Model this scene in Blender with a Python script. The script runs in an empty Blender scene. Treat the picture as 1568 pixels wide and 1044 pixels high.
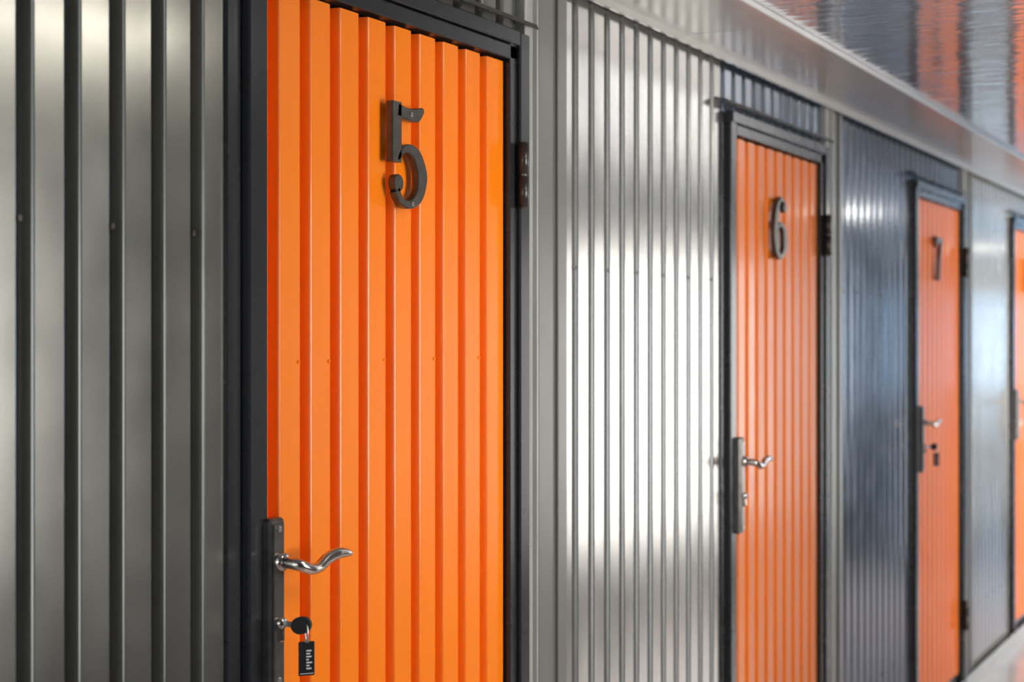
import bpy, math, random
from mathutils import Vector
random.seed(3)
sc = bpy.context.scene
try:
    sc.view_settings.view_transform = 'Standard'
    sc.view_settings.look = 'None'
except Exception as e:
    print(e)
print('VT', sc.view_settings.view_transform)

# ------------------------------------------------------------------ materials
def mat(name, col, metallic=0.0, rough=0.4, coat=0.0, coat_rough=0.1, bump=0.0, bscale=(8, 8, 1.5),
        mottle=0.06, spec=0.5, grain=0.0, emit=None, estr=0.0, mscale=3.0, rvar=0.05):
    m = bpy.data.materials.new(name)
    m.use_nodes = True
    nt = m.node_tree
    b = nt.nodes['Principled BSDF']
    N = nt.nodes.new
    L = nt.links.new
    b.inputs['Metallic'].default_value = metallic
    b.inputs['Roughness'].default_value = rough
    b.inputs['Coat Weight'].default_value = coat
    b.inputs['Coat Roughness'].default_value = coat_rough
    b.inputs['Specular IOR Level'].default_value = spec
    geo = N('ShaderNodeNewGeometry')
    n1 = N('ShaderNodeTexNoise')
    n1.inputs['Scale'].default_value = mscale
    n1.inputs['Detail'].default_value = 4
    L(geo.outputs['Position'], n1.inputs['Vector'])
    ramp = N('ShaderNodeValToRGB')
    ramp.color_ramp.elements[0].position = 0.3
    ramp.color_ramp.elements[1].position = 0.7
    ramp.color_ramp.elements[0].color = tuple(c * (1 - mottle) for c in col) + (1,)
    ramp.color_ramp.elements[1].color = tuple(min(1, c * (1 + mottle)) for c in col) + (1,)
    L(n1.outputs['Fac'], ramp.inputs['Fac'])
    L(ramp.outputs['Color'], b.inputs['Base Color'])
    if rvar > 0:
        n3 = N('ShaderNodeTexNoise')
        n3.inputs['Scale'].default_value = 9
        n3.inputs['Detail'].default_value = 3
        L(geo.outputs['Position'], n3.inputs['Vector'])
        mr = N('ShaderNodeMapRange')
        mr.inputs['To Min'].default_value = max(0.02, rough - rvar)
        mr.inputs['To Max'].default_value = rough + rvar
        L(n3.outputs['Fac'], mr.inputs['Value'])
        L(mr.outputs['Result'], b.inputs['Roughness'])
    last = None
    if bump > 0:
        mp = N('ShaderNodeMapping')
        mp.inputs['Scale'].default_value = bscale
        L(geo.outputs['Position'], mp.inputs['Vector'])
        n2 = N('ShaderNodeTexNoise')
        n2.inputs['Scale'].default_value = 1.0
        n2.inputs['Detail'].default_value = 1
        L(mp.outputs['Vector'], n2.inputs['Vector'])
        bp = N('ShaderNodeBump')
        bp.inputs['Strength'].default_value = 1.0
        bp.inputs['Distance'].default_value = bump
        L(n2.outputs['Fac'], bp.inputs['Height'])
        last = bp
    if grain > 0:
        n4 = N('ShaderNodeTexNoise')
        n4.inputs['Scale'].default_value = 350
        L(geo.outputs['Position'], n4.inputs['Vector'])
        bp2 = N('ShaderNodeBump')
        bp2.inputs['Distance'].default_value = grain
        L(n4.outputs['Fac'], bp2.inputs['Height'])
        if last: L(last.outputs['Normal'], bp2.inputs['Normal'])
        last = bp2
    if last:
        L(last.outputs['Normal'], b.inputs['Normal'])
        L(last.outputs['Normal'], b.inputs['Coat Normal'])
    if emit:
        b.inputs['Emission Color'].default_value = (*emit, 1)
        b.inputs['Emission Strength'].default_value = estr
    return m

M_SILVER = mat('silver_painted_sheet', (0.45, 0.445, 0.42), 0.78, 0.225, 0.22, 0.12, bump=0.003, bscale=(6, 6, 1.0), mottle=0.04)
M_SILVER_DARK_REFL = mat('silver_sheet_dark_reflection', (0.25, 0.25, 0.225), 0.82, 0.24, 0.18, 0.12, bump=0.003, bscale=(6, 6, 1.0), mottle=0.04)  # silver sheet with its dim reflections painted in as a darker base
M_SILVER_BLUE_REFL = mat('silver_sheet_blue_reflection', (0.20, 0.235, 0.29), 0.84, 0.17, 0.22, 0.10, bump=0.003, bscale=(6, 6, 1.0), mottle=0.04)  # silver sheet, blue-dark reflections put into the base colour
M_ORANGE = mat('orange_painted_sheet', (1.0, 0.220, 0.0), 0.0, 0.36, 0.28, 0.12, bump=0.002, bscale=(6, 6, 1.0), mottle=0.03, grain=0.00005, spec=0.35)
M_FRAME = mat('anthracite_frame_paint', (0.022, 0.023, 0.025), 0.1, 0.27, 0.22, 0.15, mottle=0.15, spec=0.4, rvar=0.03)
M_POST = mat('grey_post_paint', (0.17, 0.17, 0.15), 0.3, 0.36, 0.15, 0.2, mottle=0.04)
M_TRIM = mat('light_grey_trim', (0.50, 0.50, 0.47), 0.3, 0.35, 0.2, 0.2)
M_BLACK = mat('black_gap_rubber', (0.008, 0.008, 0.008), 0, 0.6)
M_NUM = mat('dark_bronze_number', (0.10, 0.088, 0.076), 0.75, 0.34, 0.1, 0.3, mottle=0.2, mscale=60)
M_CHROME = mat('worn_nickel', (0.55, 0.50, 0.45), 1.0, 0.2, mottle=0.15, mscale=40)
M_PLATE = mat('dark_nickel_plate', (0.16, 0.15, 0.14), 0.9, 0.3, mottle=0.2, mscale=40)
M_STEEL = mat('screw_steel', (0.62, 0.6, 0.57), 1.0, 0.3)
M_HINGE = mat('hinge_steel_dark', (0.05, 0.042, 0.038), 0.6, 0.35, 0.3, mottle=0.3, mscale=40)
M_PLASTIC = mat('black_key_plastic', (0.015, 0.015, 0.016), 0, 0.35)
M_LABEL = mat('tag_lettering', (0.7, 0.7, 0.68), 0, 0.5)
M_CEIL = mat('glossy_ceiling_panel', (0.30, 0.34, 0.41), 0.30, 0.10, 0.32, 0.04, bump=0.0028, bscale=(30, 6, 1), rvar=0.02)
M_CORN = mat('cornice_metal', (0.42, 0.40, 0.37), 0.3, 0.32, 0.3, 0.18, bump=0.001)
M_FLOOR = mat('polished_concrete_floor', (0.58, 0.54, 0.53), 0, 0.25, 0.3, 0.1, mottle=0.1)
M_WALL2 = mat('dark_painted_plaster', (0.04, 0.055, 0.085), 0, 0.55, mottle=0.05)
M_WFRAME = mat('window_frame_white', (0.75, 0.76, 0.78), 0, 0.35)
M_GLINT = mat('added_glint_pane', (0.8, 0.85, 0.9), 0, 0.4, emit=(0.93, 0.97, 1.0), estr=2.8)  # unseen glowing panes, added to put glints on the rib flanks
M_FILL = mat('added_fill_pane', (0.8, 0.85, 0.9), 0, 0.4, emit=(1.0, 0.98, 0.95), estr=17.5)  # unseen glowing pane, added opposite the near door to brighten it
M_DAY = mat('frosted_daylit_glass', (0.8, 0.85, 0.9), 0, 0.4, emit=(1.0, 0.98, 0.95), estr=5.8)
M_DAYB = mat('frosted_blue_daylit_glass', (0.8, 0.85, 0.9), 0, 0.4, emit=(0.40, 0.69, 1.0), estr=5.0)
M_LAMP = mat('lamp_diffuser', (0.9, 0.9, 0.88), 0, 0.5, emit=(1.0, 0.94, 0.84), estr=17.0)

# ------------------------------------------------------------------ mesh helpers
class MB:
    def __init__(s):
        s.v, s.f, s.mi, s.mats, s.sm = [], [], [], [], []
    def m(s, mt):
        if mt not in s.mats: s.mats.append(mt)
        return s.mats.index(mt)
    def add(s, vs, fs, mt, smooth=False):
        o = len(s.v); i = s.m(mt)
        s.v += [tuple(v) for v in vs]
        for f in fs:
            s.f.append(tuple(a + o for a in f)); s.mi.append(i); s.sm.append(smooth)
    def box(s, x0, x1, y0, y1, z0, z1, mt, c=0.0):
        """box chamfered along its edges by c"""
        if c <= 0:
            vs = [(x, y, z) for x in (x0, x1) for y in (y0, y1) for z in (z0, z1)]
            s.add(vs, [(0, 1, 3, 2), (4, 6, 7, 5), (0, 4, 5, 1), (2, 3, 7, 6), (0, 2, 6, 4), (1, 5, 7, 3)], mt)
            return
        vs, idx = [], {}
        lo, hi = (x0, y0, z0), (x1, y1, z1)
        for cx in (0, 1):
            for cy in (0, 1):
                for cz in (0, 1):
                    k = (cx, cy, cz)
                    for ax in range(3):
                        p = []
                        for a in range(3):
                            e = hi[a] if k[a] else lo[a]
                            if a != ax: e += -c if k[a] else c
                            p.append(e)
                        idx[(k, ax)] = len(vs); vs.append(p)
        fs = []
        for ax in range(3):
            o = [a for a in range(3) if a != ax]
            for sd in (0, 1):
                q = []
                for (a, b) in ((0, 0), (1, 0), (1, 1), (0, 1)):
                    k = [0, 0, 0]; k[ax] = sd; k[o[0]] = a; k[o[1]] = b
                    q.append(idx[(tuple(k), ax)])
                fs.append(q)
        for ax in range(3):
            o = [a for a in range(3) if a != ax]
            for (a, b) in ((0, 0), (1, 0), (1, 1), (0, 1)):
                k0 = [0, 0, 0]; k0[o[0]] = a; k0[o[1]] = b
                k1 = list(k0); k1[ax] = 1
                k0, k1 = tuple(k0), tuple(k1)
                fs.append([idx[(k0, o[0])], idx[(k1, o[0])], idx[(k1, o[1])], idx[(k0, o[1])]])
        for k in {kk[0] for kk in idx}:
            fs.append([idx[(k, 0)], idx[(k, 1)], idx[(k, 2)]])
        s.add(vs, fs, mt)
    def tube(s, pts, rad, mt, n=16, sub=6, up=(0, 0, 1), cap=True):
        P = [Vector(p) for p in pts]
        R = [(r, r) if not isinstance(r, (tuple, list)) else r for r in rad]
        Q, RR = [], []
        for i in range(len(P) - 1):
            p0 = P[max(i - 1, 0)]; p1 = P[i]; p2 = P[i + 1]; p3 = P[min(i + 2, len(P) - 1)]
            for j in range(sub):
                t = j / sub
                Q.append(0.5 * ((2 * p1) + (p2 - p0) * t + (2 * p0 - 5 * p1 + 4 * p2 - p3) * t * t + (3 * p1 - p0 - 3 * p2 + p3) * t ** 3))
                RR.append(tuple(R[i][a] * (1 - t) + R[i + 1][a] * t for a in (0, 1)))
        Q.append(P[-1]); RR.append(R[-1])
        U = Vector(up); vs = []; fs = []
        for i, q in enumerate(Q):
            T = (Q[min(i + 1, len(Q) - 1)] - Q[max(i - 1, 0)]).normalized()
            S = T.cross(U)
            if S.length < 1e-4: S = T.cross(Vector((1, 0, 0)))
            S.normalize(); W = S.cross(T).normalized()
            for k in range(n):
                a = 2 * math.pi * k / n
                vs.append(q + S * (RR[i][0] * math.cos(a)) + W * (RR[i][1] * math.sin(a)))
        for i in range(len(Q) - 1):
            for k in range(n):
                fs.append((i * n + k, i * n + (k + 1) % n, (i + 1) * n + (k + 1) % n, (i + 1) * n + k))
        if cap:
            fs.append(tuple(reversed(range(n)))); fs.append(tuple((len(Q) - 1) * n + k for k in range(n)))
        s.add(vs, fs, mt, True)
    def cyl(s, p0, p1, r, mt, n=20, r2=None):
        s.tube([p0, p1], [r, r if r2 is None else r2], mt, n, 1, up=(0.123, 0.3, 0.95))
    def ribbon(s, pts, hw, y0, y1, mt, ox=0, oz=0, sub=8, c=0.0018):
        """flat extruded stroke in XZ with per-point half width, chamfered front (y1<y0)"""
        P = [Vector((p[0], p[1])) for p in pts]; Q = []; H = []
        for i in range(len(P) - 1):
            p0 = P[max(i - 1, 0)]; p1 = P[i]; p2 = P[i + 1]; p3 = P[min(i + 2, len(P) - 1)]
            for j in range(sub):
                t = j / sub
                Q.append(0.5 * ((2 * p1) + (p2 - p0) * t + (2 * p0 - 5 * p1 + 4 * p2 - p3) * t * t + (3 * p1 - p0 - 3 * p2 + p3) * t ** 3))
                H.append(hw[i] * (1 - t) + hw[i + 1] * t)
        Q.append(P[-1]); H.append(hw[-1]); vs = []; fs = []
        for i, q in enumerate(Q):
            T = (Q[min(i + 1, len(Q) - 1)] - Q[max(i - 1, 0)]).normalized()
            Nn = Vector((-T.y, T.x)); h = H[i]
            for (o, y) in ((-h, y0), (-h, y1 + c), (-h + c, y1), (h - c, y1), (h, y1 + c), (h, y0)):
                g = q + Nn * o
                vs.append((ox + g.x, y, oz + g.y))
        for i in range(len(Q) - 1):
            for k in range(6):
                fs.append((i * 6 + k, i * 6 + (k + 1) % 6, (i + 1) * 6 + (k + 1) % 6, (i + 1) * 6 + k))
        fs.append(tuple(range(6))); e = (len(Q) - 1) * 6
        fs.append(tuple(e + k for k in reversed(range(6))))
        s.add(vs, fs, mt)
    def disc(s, cx, cz, r, y0, y1, mt, n=24, c=0.0012, sx=1.0):
        vs = []; fs = []
        for (rr, y) in ((r, y0), (r, y1 + c), (max(r - c, 0.0002), y1)):
            for k in range(n):
                a = 2 * math.pi * k / n
                vs.append((cx + sx * rr * math.cos(a), y, cz + rr * math.sin(a)))
        for j in range(2):
            for k in range(n):
                fs.append((j * n + k, j * n + (k + 1) % n, (j + 1) * n + (k + 1) % n, (j + 1) * n + k))
        fs.append(tuple(2 * n + k for k in range(n)))
        s.add(vs, fs, mt)
    def obj(s, name, parent=None, fix=True):
        me = bpy.data.meshes.new(name)
        me.from_pydata(s.v, [], s.f)
        for mt in s.mats: me.materials.append(mt)
        for p, i, q in zip(me.polygons, s.mi, s.sm):
            p.material_index = i; p.use_smooth = q
        me.update()
        if fix:
            import bmesh
            bm = bmesh.new(); bm.from_mesh(me)
            bmesh.ops.recalc_face_normals(bm, faces=bm.faces)
            bm.to_mesh(me); bm.free()
        o = bpy.data.objects.new(name, me)
        sc.collection.objects.link(o)
        if parent: o.parent = parent
        return o

def empty(name, loc=(0, 0, 0)):
    e = bpy.data.objects.new(name, None)
    e.empty_display_size = 0.1
    sc.collection.objects.link(e)
    return e

PITCH = 0.085
def profile(x0, x1, g0, yf, depth=0.020, top=0.029, bot=0.017):
    """trapezoid sheet: wide flats at yf, narrow grooves recessed to yf+depth"""
    pts = [(x0, yf)]
    i = math.ceil((x0 - g0 + top / 2) / PITCH)
    while True:
        g = g0 + i * PITCH
        if g + top / 2 > x1: break
        if g - top / 2 > x0:
            a = 0.0024; sl = (top - bot) / 2; b = a * sl / depth
            pts += [(g - top / 2 - a, yf), (g - top / 2 - a * 0.2, yf + a * .3), (g - top / 2 + b, yf + a * 1.1),
                    (g - bot / 2 - b, yf + depth - a), (g - bot / 2 + a, yf + depth),
                    (g + bot / 2 - a, yf + depth), (g + bot / 2 + b, yf + depth - a),
                    (g + top / 2 - b, yf + a * 1.1), (g + top / 2 + a * 0.2, yf + a * .3), (g + top / 2 + a, yf)]
        i += 1
    pts.append((x1, yf))
    return pts

def sheet(mb, x0, x1, z0, z1, g0, yf, mt, depth=0.020, th=0.004):
    pr = profile(x0, x1, g0, yf, depth)
    n = len(pr); vs = []; fs = []
    back = yf + depth + th
    for z in (z0, z1):
        vs += [(p[0], p[1], z) for p in pr]
        vs += [(p[0], back, z) for p in pr]
    for i in range(n - 1):
        fs.append((i, i + 1, 2 * n + i + 1, 2 * n + i))
        fs.append((n + i, 3 * n + i, 3 * n + i + 1, n + i + 1))
        fs.append((i, n + i, n + i + 1, i + 1))
        fs.append((2 * n + i, 2 * n + i + 1, 3 * n + i + 1, 3 * n + i))
    fs.append((0, 2 * n, 3 * n, n)); fs.append((n - 1, 2 * n - 1, 4 * n - 1, 3 * n - 1))
    mb.add(vs, fs, mt)

def screw(mb, x, z, y, mt=M_STEEL, r=0.0042, slot=True):
    mb.disc(x, z, r, y, y - 0.0022, mt, 12, 0.001)
    if slot:
        mb.box(x - r * 0.6, x + r * 0.6, y - 0.0025, y - 0.0021, z - 0.0005, z + 0.0005, M_BLACK)

# ------------------------------------------------------------------ constants
MOD = 2.135
CEIL = 2.36
DB, DT = 0.11, 2.146       # door leaf bottom / top
XMIN, XMAX = -2.6, 22.0

# ------------------------------------------------------------------ ribbed wall
wall = MB()
K = list(range(-1, 9))
for k in K:
    o = k * MOD
    pm = {-1: M_SILVER_DARK_REFL, 0: M_SILVER_DARK_REFL, 2: M_SILVER_BLUE_REFL, 5: M_SILVER_BLUE_REFL}.get(k, M_SILVER)  # darker sheets carry painted-in reflection tones, panel by panel
    pm2 = {1: M_SILVER_BLUE_REFL, -1: M_SILVER_DARK_REFL, 0: M_SILVER_DARK_REFL, 2: M_SILVER_BLUE_REFL}.get(k, M_SILVER)
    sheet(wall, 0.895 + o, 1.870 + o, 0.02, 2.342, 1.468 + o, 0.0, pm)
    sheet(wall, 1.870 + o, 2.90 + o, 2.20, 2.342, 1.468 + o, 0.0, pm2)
    wall.box(1.870 + o, 2.90 + o, 0.035, 0.05, 0.0, 2.2, M_BLACK)
    for j in range(6):
        for z in (1.747, 0.35):
            screw(wall, 0.948 + 0.17 * j + o, z, 0.0, M_HINGE, 0.0045)
sheet(wall, XMIN, 0.895 - MOD, 0.02, 2.342, 1.468 - MOD, 0.0, M_SILVER_DARK_REFL)
wall.box(XMIN, XMAX, 0.05, 0.12, 0.0, CEIL, M_POST)
wall.obj('wall_north')

# posts between units
for k in K:
    o = k * MOD
    p = MB()
    p.box(2.892 + o, 2.942 + o, -0.012, 0.05, 0.0, 2.345, M_POST, 0.002)
    p.box(2.942 + o, 2.985 + o, -0.006, 0.05, 0.0, 2.345, M_POST, 0.002)
    p.box(2.985 + o, 3.028 + o, -0.012, 0.05, 0.0, 2.345, M_POST, 0.002)
    p.obj('corner_post')

b = MB()
b.box(XMIN, XMAX, -0.026, -0.0205, 0.0, 0.07, M_TRIM, 0.001)
b.obj('baseboard_north')

# ------------------------------------------------------------------ numerals
def numeral(mb, n, ox, oz, y0=-0.018, y1=-0.031):
    mt = M_NUM
    R = lambda p, h: mb.ribbon(p, h, y0, y1, mt, ox, oz)
    if n == 5:
        R([(0.0165, 0.078), (0.0165, 0.12), (0.0165, 0.183)], [0.0155, 0.0155, 0.0155])
        R([(0.02, 0.170), (0.045, 0.166), (0.070, 0.1655), (0.088, 0.168), (0.106, 0.1785)], [0.012, 0.0105, 0.0110, 0.0125, 0.0045])
        R([(0.020, 0.083), (0.034, 0.098), (0.058, 0.105), (0.086, 0.094), (0.103, 0.060), (0.092, 0.024), (0.062, 0.0075), (0.033, 0.012), (0.018, 0.030)],
          [0.005, 0.0065, 0.008, 0.013, 0.0165, 0.012, 0.0075, 0.0065, 0.009])
        mb.disc(ox + 0.022, oz + 0.042, 0.0155, y0, y1, mt)
        sc1, sc2 = (0.062, 0.1655), (0.066, 0.0085)
    elif n in (6, 9):
        f = (lambda p: p) if n == 6 else (lambda p: (0.124 - p[0], 0.184 - p[1]))
        pts = [(0.098, 0.163), (0.078, 0.177), (0.052, 0.172), (0.029, 0.145), (0.018, 0.10), (0.018, 0.06), (0.030, 0.022),
               (0.062, 0.0075), (0.092, 0.022), (0.104, 0.055), (0.093, 0.090), (0.064, 0.103), (0.036, 0.092), (0.024, 0.072)]
        h = [0.008, 0.0065, 0.008, 0.013, 0.0165, 0.0165, 0.0125, 0.0075, 0.011, 0.0155, 0.011, 0.0075, 0.006, 0.004]
        R([f(p) for p in pts], h)
        e = f((0.097, 0.153)); mb.disc(ox + e[0], oz + e[1], 0.014, y0, y1, mt)
        sc1, sc2 = f((0.055, 0.173)), f((0.062, 0.0085))
    elif n == 7:
        R([(0.006, 0.135), (0.008, 0.155), (0.012, 0.178)], [0.005, 0.006, 0.006])
        R([(0.008, 0.170), (0.04, 0.166), (0.075, 0.168), (0.116, 0.170)], [0.012, 0.013, 0.011, 0.010])
        R([(0.108, 0.172), (0.085, 0.12), (0.062, 0.07), (0.056, 0.03), (0.056, 0.002)], [0.008, 0.010, 0.014, 0.017, 0.018])
        sc1, sc2 = (0.06, 0.167), (0.056, 0.012)
    elif n == 8:
        for (cz, rx, rz) in ((0.137, 0.036, 0.038), (0.054, 0.044, 0.045)):
            pts = [(0.062 + rx * math.cos(a * math.pi / 8), cz + rz * math.sin(a * math.pi / 8)) for a in range(17)]
            R(pts, [0.0085 + 0.005 * abs(math.cos(a * math.pi / 8)) for a in range(17)])
        sc1, sc2 = (0.062, 0.175), (0.062, 0.009)
    else:
        R([(0.088, 0.002), (0.088, 0.1), (0.088, 0.183)], [0.016, 0.0145, 0.0145])
        R([(0.084, 0.178), (0.045, 0.11), (0.008, 0.055)], [0.007, 0.007, 0.007])
        R([(0.002, 0.052), (0.06, 0.052), (0.122, 0.052)], [0.008, 0.008, 0.008])
        sc1, sc2 = (0.088, 0.170), (0.088, 0.014)
    for s_ in (sc1, sc2):
        screw(mb, ox + s_[0], oz + s_[1], y1, M_STEEL, 0.0046)
        mb.cyl((ox + s_[0], y0, oz + s_[1]), (ox + s_[0], -0.008, oz + s_[1]), 0.004, M_NUM, 10)

# ------------------------------------------------------------------ doors
ndx = {5: 0.0, 6: -0.045, 7: -0.08}
for k in K:
    o = k * MOD
    n = 5 + k
    e = empty('door_%d' % n)
    lf = MB()
    sheet(lf, 1.955 + o, 2.742 + o, DB, DT - 0.004, 2.068 + o, -0.008, M_ORANGE, 0.020, 0.010)
    for j in (0, 1, 3, 5, 7):
        for z in (1.556, 0.7):
            screw(lf, 2.048 + PITCH * j + o, z, -0.008, M_ORANGE, 0.0032, False)
    lf.obj('leaf', e)
    fr = MB()
    fr.box(1.870 + o, 1.904 + o, -0.006, 0.05, 0.0, 2.205, M_FRAME, 0.002)
    fr.box(1.906 + o, 1.953 + o, -0.020, 0.04, DB - 0.03, 2.19, M_FRAME, 0.003)
    fr.box(2.750 + o, 2.780 + o, -0.020, 0.05, DB - 0.03, 2.19, M_FRAME, 0.002)
    fr.box(2.782 + o, 2.824 + o, -0.027, 0.05, 0.0, 2.205, M_FRAME, 0.003)
    fr.box(1.953 + o, 2.780 + o, -0.020, 0.05, DT + 0.002, 2.176, M_FRAME, 0.002)
    fr.box(1.904 + o, 2.782 + o, -0.027, 0.05, 2.178, 2.207, M_FRAME, 0.002)
    fr.box(1.870 + o, 2.824 + o, -0.004, 0.05, 0.0, DB - 0.006, M_FRAME, 0.002)
    fr.obj('frame', e)
    tr = MB()
    tr.box(2.826 + o, 2.862 + o, -0.014, 0.05, 0.0, 2.34, M_TRIM, 0.001)
    tr.box(2.862 + o, 2.867 + o, -0.024, 0.05, 0.0, 2.34, M_TRIM, 0.001)
    tr.box(2.867 + o, 2.892 + o, -0.009, 0.05, 0.0, 2.34, M_TRIM, 0.001)
    tr.obj('side_trim', e)
    dc = MB()
    xa, xb = 1.832 + o, 2.842 + o
    prof = [(0.0, 2.238), (-0.034, 2.229), (-0.037, 2.220), (-0.034, 2.219), (-0.031, 2.225), (0.0, 2.233)]
    vs = [(x, p[0], p[1]) for x in (xa, xb) for p in prof]
    q = len(prof)
    fs = [(i, (i + 1) % q, q + (i + 1) % q, q + i) for i in range(q)] + [tuple(range(q)), tuple(q + i for i in reversed(range(q)))]
    dc.add(vs, fs, M_FRAME)
    dc.obj('drip_cap', e)
    hg = MB()
    hx = 2.780 + o
    for zc in (1.918, 0.36):
        hg.cyl((hx, -0.034, zc - 0.063), (hx, -0.034, zc - 0.002), 0.0110, M_HINGE)
        hg.cyl((hx, -0.034, zc + 0.002), (hx, -0.034, zc + 0.063), 0.0110, M_HINGE)
        hg.cyl((hx, -0.034, zc - 0.066), (hx, -0.034, zc + 0.066), 0.008, M_PLATE)
        hg.box(hx, hx + 0.022, -0.034, -0.026, zc - 0.06, zc + 0.06, M_HINGE, 0.001)
    hg.obj('hinges', e)
    nb = MB()
    numeral(nb, n if n in (4, 5, 6, 7, 8, 9) else 8, 2.293 + o + ndx.get(n, -0.05), 1.821)
    nb.obj('number_plate', e)
    hd = MB()
    hx, hz = 1.958 + o, 1.252
    hd.box(hx - 0.019, hx + 0.019, -0.034, -0.0105, 1.055, 1.318, M_PLATE, 0.004)
    hd.box(hx - 0.014, hx + 0.014, -0.037, -0.033, 1.062, 1.311, M_PLATE, 0.002)
    for z in (1.302, 1.07):
        screw(hd, hx, z, -0.037, M_STEEL, 0.005)
    hd.cyl((hx, -0.030, hz), (hx, -0.046, hz), 0.0135, M_CHROME)
    hd.tube([(hx, -0.040, hz), (hx, -0.058, hz - 0.001), (hx + 0.006, -0.070, hz - 0.004), (hx + 0.026, -0.075, hz - 0.012), (hx + 0.052, -0.073, hz - 0.013),
             (hx + 0.080, -0.070, hz - 0.004), (hx + 0.108, -0.069, hz + 0.001), (hx + 0.136, -0.070, hz - 0.001), (hx + 0.147, -0.071, hz - 0.004)],
            [0.0090, 0.0090, 0.0095, (0.009, 0.009), (0.0085, 0.0088), (0.009, 0.0105), (0.009, 0.0100), (0.0065, 0.0068), (0.003, 0.003)], M_CHROME, 20, 6)
    hd.cyl((hx, -0.03, 1.158), (hx, -0.045, 1.158), 0.0085, M_CHROME)
    hd.box(hx - 0.005, hx + 0.005, -0.045, -0.03, 1.129, 1.154, M_CHROME, 0.003)
    hd.obj('lever_handle', e)

# key with ring and tag (door 5 and door 7)
for k in (0, 2):
    o = k * MOD
    hx = 1.958 + o
    ky = MB()
    ky.box(hx - 0.0012, hx + 0.0012, -0.066, -0.0455, 1.1535, 1.1620, M_STEEL, 0.0004)
    ky.box(hx - 0.0025, hx + 0.0025, -0.071, -0.062, 1.151, 1.165, M_PLASTIC, 0.001)
    vs = []; fs = []; n = 28
    for sx in (-0.0028, 0.0028):
        for j in range(n):
            a = 2 * math.pi * j / n
            dy = 0.0135 * math.cos(a); dz = 0.0135 * math.sin(a)
            vs.append((hx + sx + dy * -0.75, -0.078 + dy * 0.8, 1.158 + dz))
    for j in range(n):
        fs.append((j, (j + 1) % n, n + (j + 1) % n, n + j))
    fs += [tuple(range(n)), tuple(n + j for j in reversed(range(n)))]
    ky.add(vs, fs, M_PLASTIC)
    cx, cy, cz, rr = hx + 0.002, -0.086, 1.146, 0.0125
    pts = [(cx + 0.3 * rr * math.sin(2 * math.pi * j / 16), cy + 0.4 * rr * math.sin(2 * math.pi * j / 16), cz + rr * math.cos(2 * math.pi * j / 16)) for j in range(17)]
    ky.tube(pts, [0.0013] * 17, M_STEEL, 8, 3, up=(0.8, -0.6, 0.02))
    tg = MB()
    w2 = 0.0125
    tg.box(-w2, w2, -0.002, 0.002, -0.064, -0.012, M_PLASTIC, 0.0014)
    tg.box(-0.003, 0.003, -0.0026, 0.0026, -0.014, -0.009, M_STEEL, 0.001)
    tg.box(-w2 + .002, w2 - .002, -0.0026, -0.0018, -0.0608, -0.0600, M_LABEL)
    for j, w in enumerate((0.008, 0.005, 0.009, 0.004, 0.008, 0.006, 0.008)):
        tg.box(-0.001, -0.001 + w, -0.0026, -0.0018, -0.054 + j * 0.0045, -0.0518 + j * 0.0045, M_LABEL)
    ang = math.radians(-40)
    ca, sa = math.cos(ang), math.sin(ang)
    base = len(ky.v)
    ky.v += [(cx + v[0] * ca - v[1] * sa, cy + v[0] * sa + v[1] * ca, cz + v[2]) for v in tg.v]
    for f_, mi_ in zip(tg.f, tg.mi):
        ky.f.append(tuple(a + base for a in f_)); ky.mi.append(ky.m(tg.mats[mi_])); ky.sm.append(False)
    ky.obj('door_key')

# ------------------------------------------------------------------ ceiling / cornice
c = MB()
c.box(XMIN, XMAX, -2.25, -0.300, CEIL, CEIL + 0.04, M_CEIL)
c.box(XMIN, XMAX, -0.300, 0.12, CEIL + 0.002, CEIL + 0.04, M_CORN)
c.obj('ceiling')
t = MB()
x = XMIN + 0.35
while x < XMAX - 0.5:
    x2 = min(x + 1.48, XMAX)
    t.box(x + 0.0015, x2 - 0.0015, -0.272, -0.02, CEIL - 0.010, CEIL + 0.001, M_CORN, 0.0012)
    x = x2
t.box(XMIN, XMAX, -0.300, -0.272, CEIL - 0.016, CEIL + 0.001, M_CORN, 0.002)
t.obj('trim_1')
t = MB()
t.box(XMIN, XMAX, -0.032, -0.022, CEIL - 0.028, CEIL - 0.0005, M_CORN, 0.001)
t.obj('trim_2')

# ------------------------------------------------------------------ floor, other walls
f = MB(); f.box(XMIN, XMAX, -2.25, 0.12, -0.05, 0.0, M_FLOOR); f.obj('floor')
W = [(-2.4, -0.5, 0.95, M_GLINT), (2.55, 3.25, 0.95, M_FILL), (7.3, 10.6, 0.35, M_DAY), (14.2, 14.5, 0.95, M_DAYB), (16.9, 17.7, 0.95, M_DAYB), (18.7, 20.8, 0.95, M_DAYB)]  # first two are added glint and fill panes, the others daylight windows
Z1 = 2.12
s = MB()
s.box(XMIN, XMAX, -2.25, -2.15, Z1, CEIL, M_WALL2)
prev = XMIN
for (a, bb, z0, _) in W:
    s.box(prev, a, -2.25, -2.15, 0, Z1, M_WALL2)
    s.box(a, bb, -2.25, -2.15, 0, z0, M_WALL2)
    prev = bb
s.box(prev, XMAX, -2.25, -2.15, 0, Z1, M_WALL2)
s.obj('wall_south')
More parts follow.
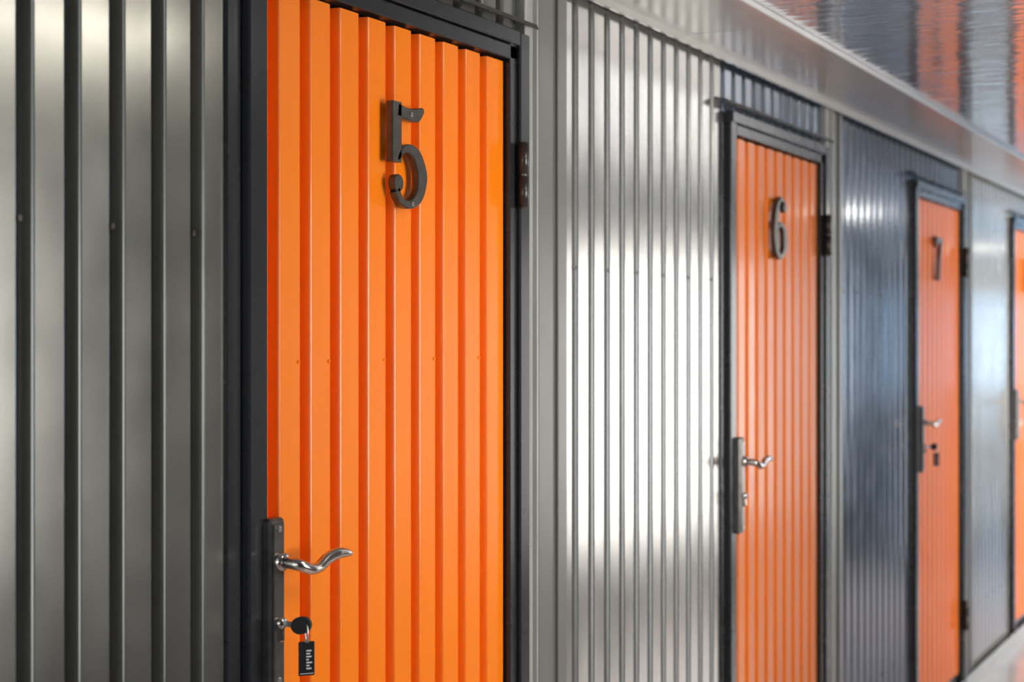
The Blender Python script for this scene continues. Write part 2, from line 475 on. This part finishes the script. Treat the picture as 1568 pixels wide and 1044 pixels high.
for i, (a, bb, Z0, wm) in enumerate(W):
    w = MB()
    w.box(a, bb, -2.235, -2.225, Z0, Z1, wm)
    for (x0, x1, z0, z1) in ((a, a + .05, Z0, Z1), (bb - .05, bb, Z0, Z1), (a + .05, bb - .05, Z0, Z0 + .05), (a + .05, bb - .05, Z1 - .05, Z1)):
        w.box(x0, x1, -2.224, -2.165, z0, z1, M_WFRAME, 0.004)
    m = int(round((bb - a) / 1.0))
    for j in range(1, m):
        xm = a + (bb - a) * j / m
        w.box(xm - .025, xm + .025, -2.224, -2.17, Z0 + .05, Z1 - .05, M_WFRAME, 0.004)
    w.obj('window_%d' % (i + 1))  # numbering also covers the added glint and fill panes
# both corridor ends: wall with a glazed opening; the west pane is added for rib glints
for nm, xw, sg, wm, wn in (('wall_west', XMIN, -1, M_GLINT, 'window_8'), ('wall_east', XMAX, 1, M_DAYB, 'window_7')):
    xa, xb = sorted((xw, xw + 0.1 * sg))
    s = MB()
    s.box(xa, xb, -2.25, -1.95, 0, CEIL, M_WALL2)
    s.box(xa, xb, -0.25, 0.12, 0, CEIL, M_WALL2)
    s.box(xa, xb, -1.95, -0.25, 2.2, CEIL, M_WALL2)
    s.obj(nm)
    w = MB()
    pa, pb = sorted((xw + 0.06 * sg, xw + 0.07 * sg))
    w.box(pa, pb, -1.95, -0.25, 0.0, 2.2, wm)
    fa, fb = sorted((xw, xw + 0.06 * sg))
    for (y0, y1, z0, z1) in ((-1.95, -1.88, 0, 2.2), (-0.32, -0.25, 0, 2.2), (-1.13, -1.07, 0.15, 2.13), (-1.88, -0.32, 2.13, 2.2), (-1.88, -0.32, 0, 0.15)):
        w.box(fa, fb, y0, y1, z0, z1, M_WFRAME, 0.004)
    w.obj(wn)

# ceiling lamps
for k in (0, 3, 5, 7):
    x = 2.75 + k * MOD
    l = MB()
    l.box(x - 0.31, x + 0.31, -1.30, -1.00, CEIL - 0.03, CEIL, M_WFRAME, 0.004)
    l.box(x - 0.29, x + 0.29, -1.28, -1.02, CEIL - 0.036, CEIL - 0.029, M_LAMP, 0.002)
    l.obj('ceiling_lamp')

# ------------------------------------------------------------------ world
wd = bpy.data.worlds.new('World'); sc.world = wd; wd.use_nodes = True
bg = wd.node_tree.nodes['Background']
bg.inputs['Color'].default_value = (0.7, 0.85, 1.0, 1); bg.inputs['Strength'].default_value = 0.5

# ------------------------------------------------------------------ camera
cd = bpy.data.cameras.new('camera'); cam = bpy.data.objects.new('camera', cd)
sc.collection.objects.link(cam); sc.camera = cam
cam.location = (0, -1.466, 1.6)
th = math.atan(1256 / 2395.6)
cam.rotation_euler = (math.pi / 2, 0, -(math.pi / 2 - th))
cd.sensor_width = 36; cd.lens = 55
cd.shift_y = -10 / 1568
cd.clip_start = 0.02
cd.dof.use_dof = True
cd.dof.focus_distance = 2.68
cd.dof.aperture_fstop = 3.8
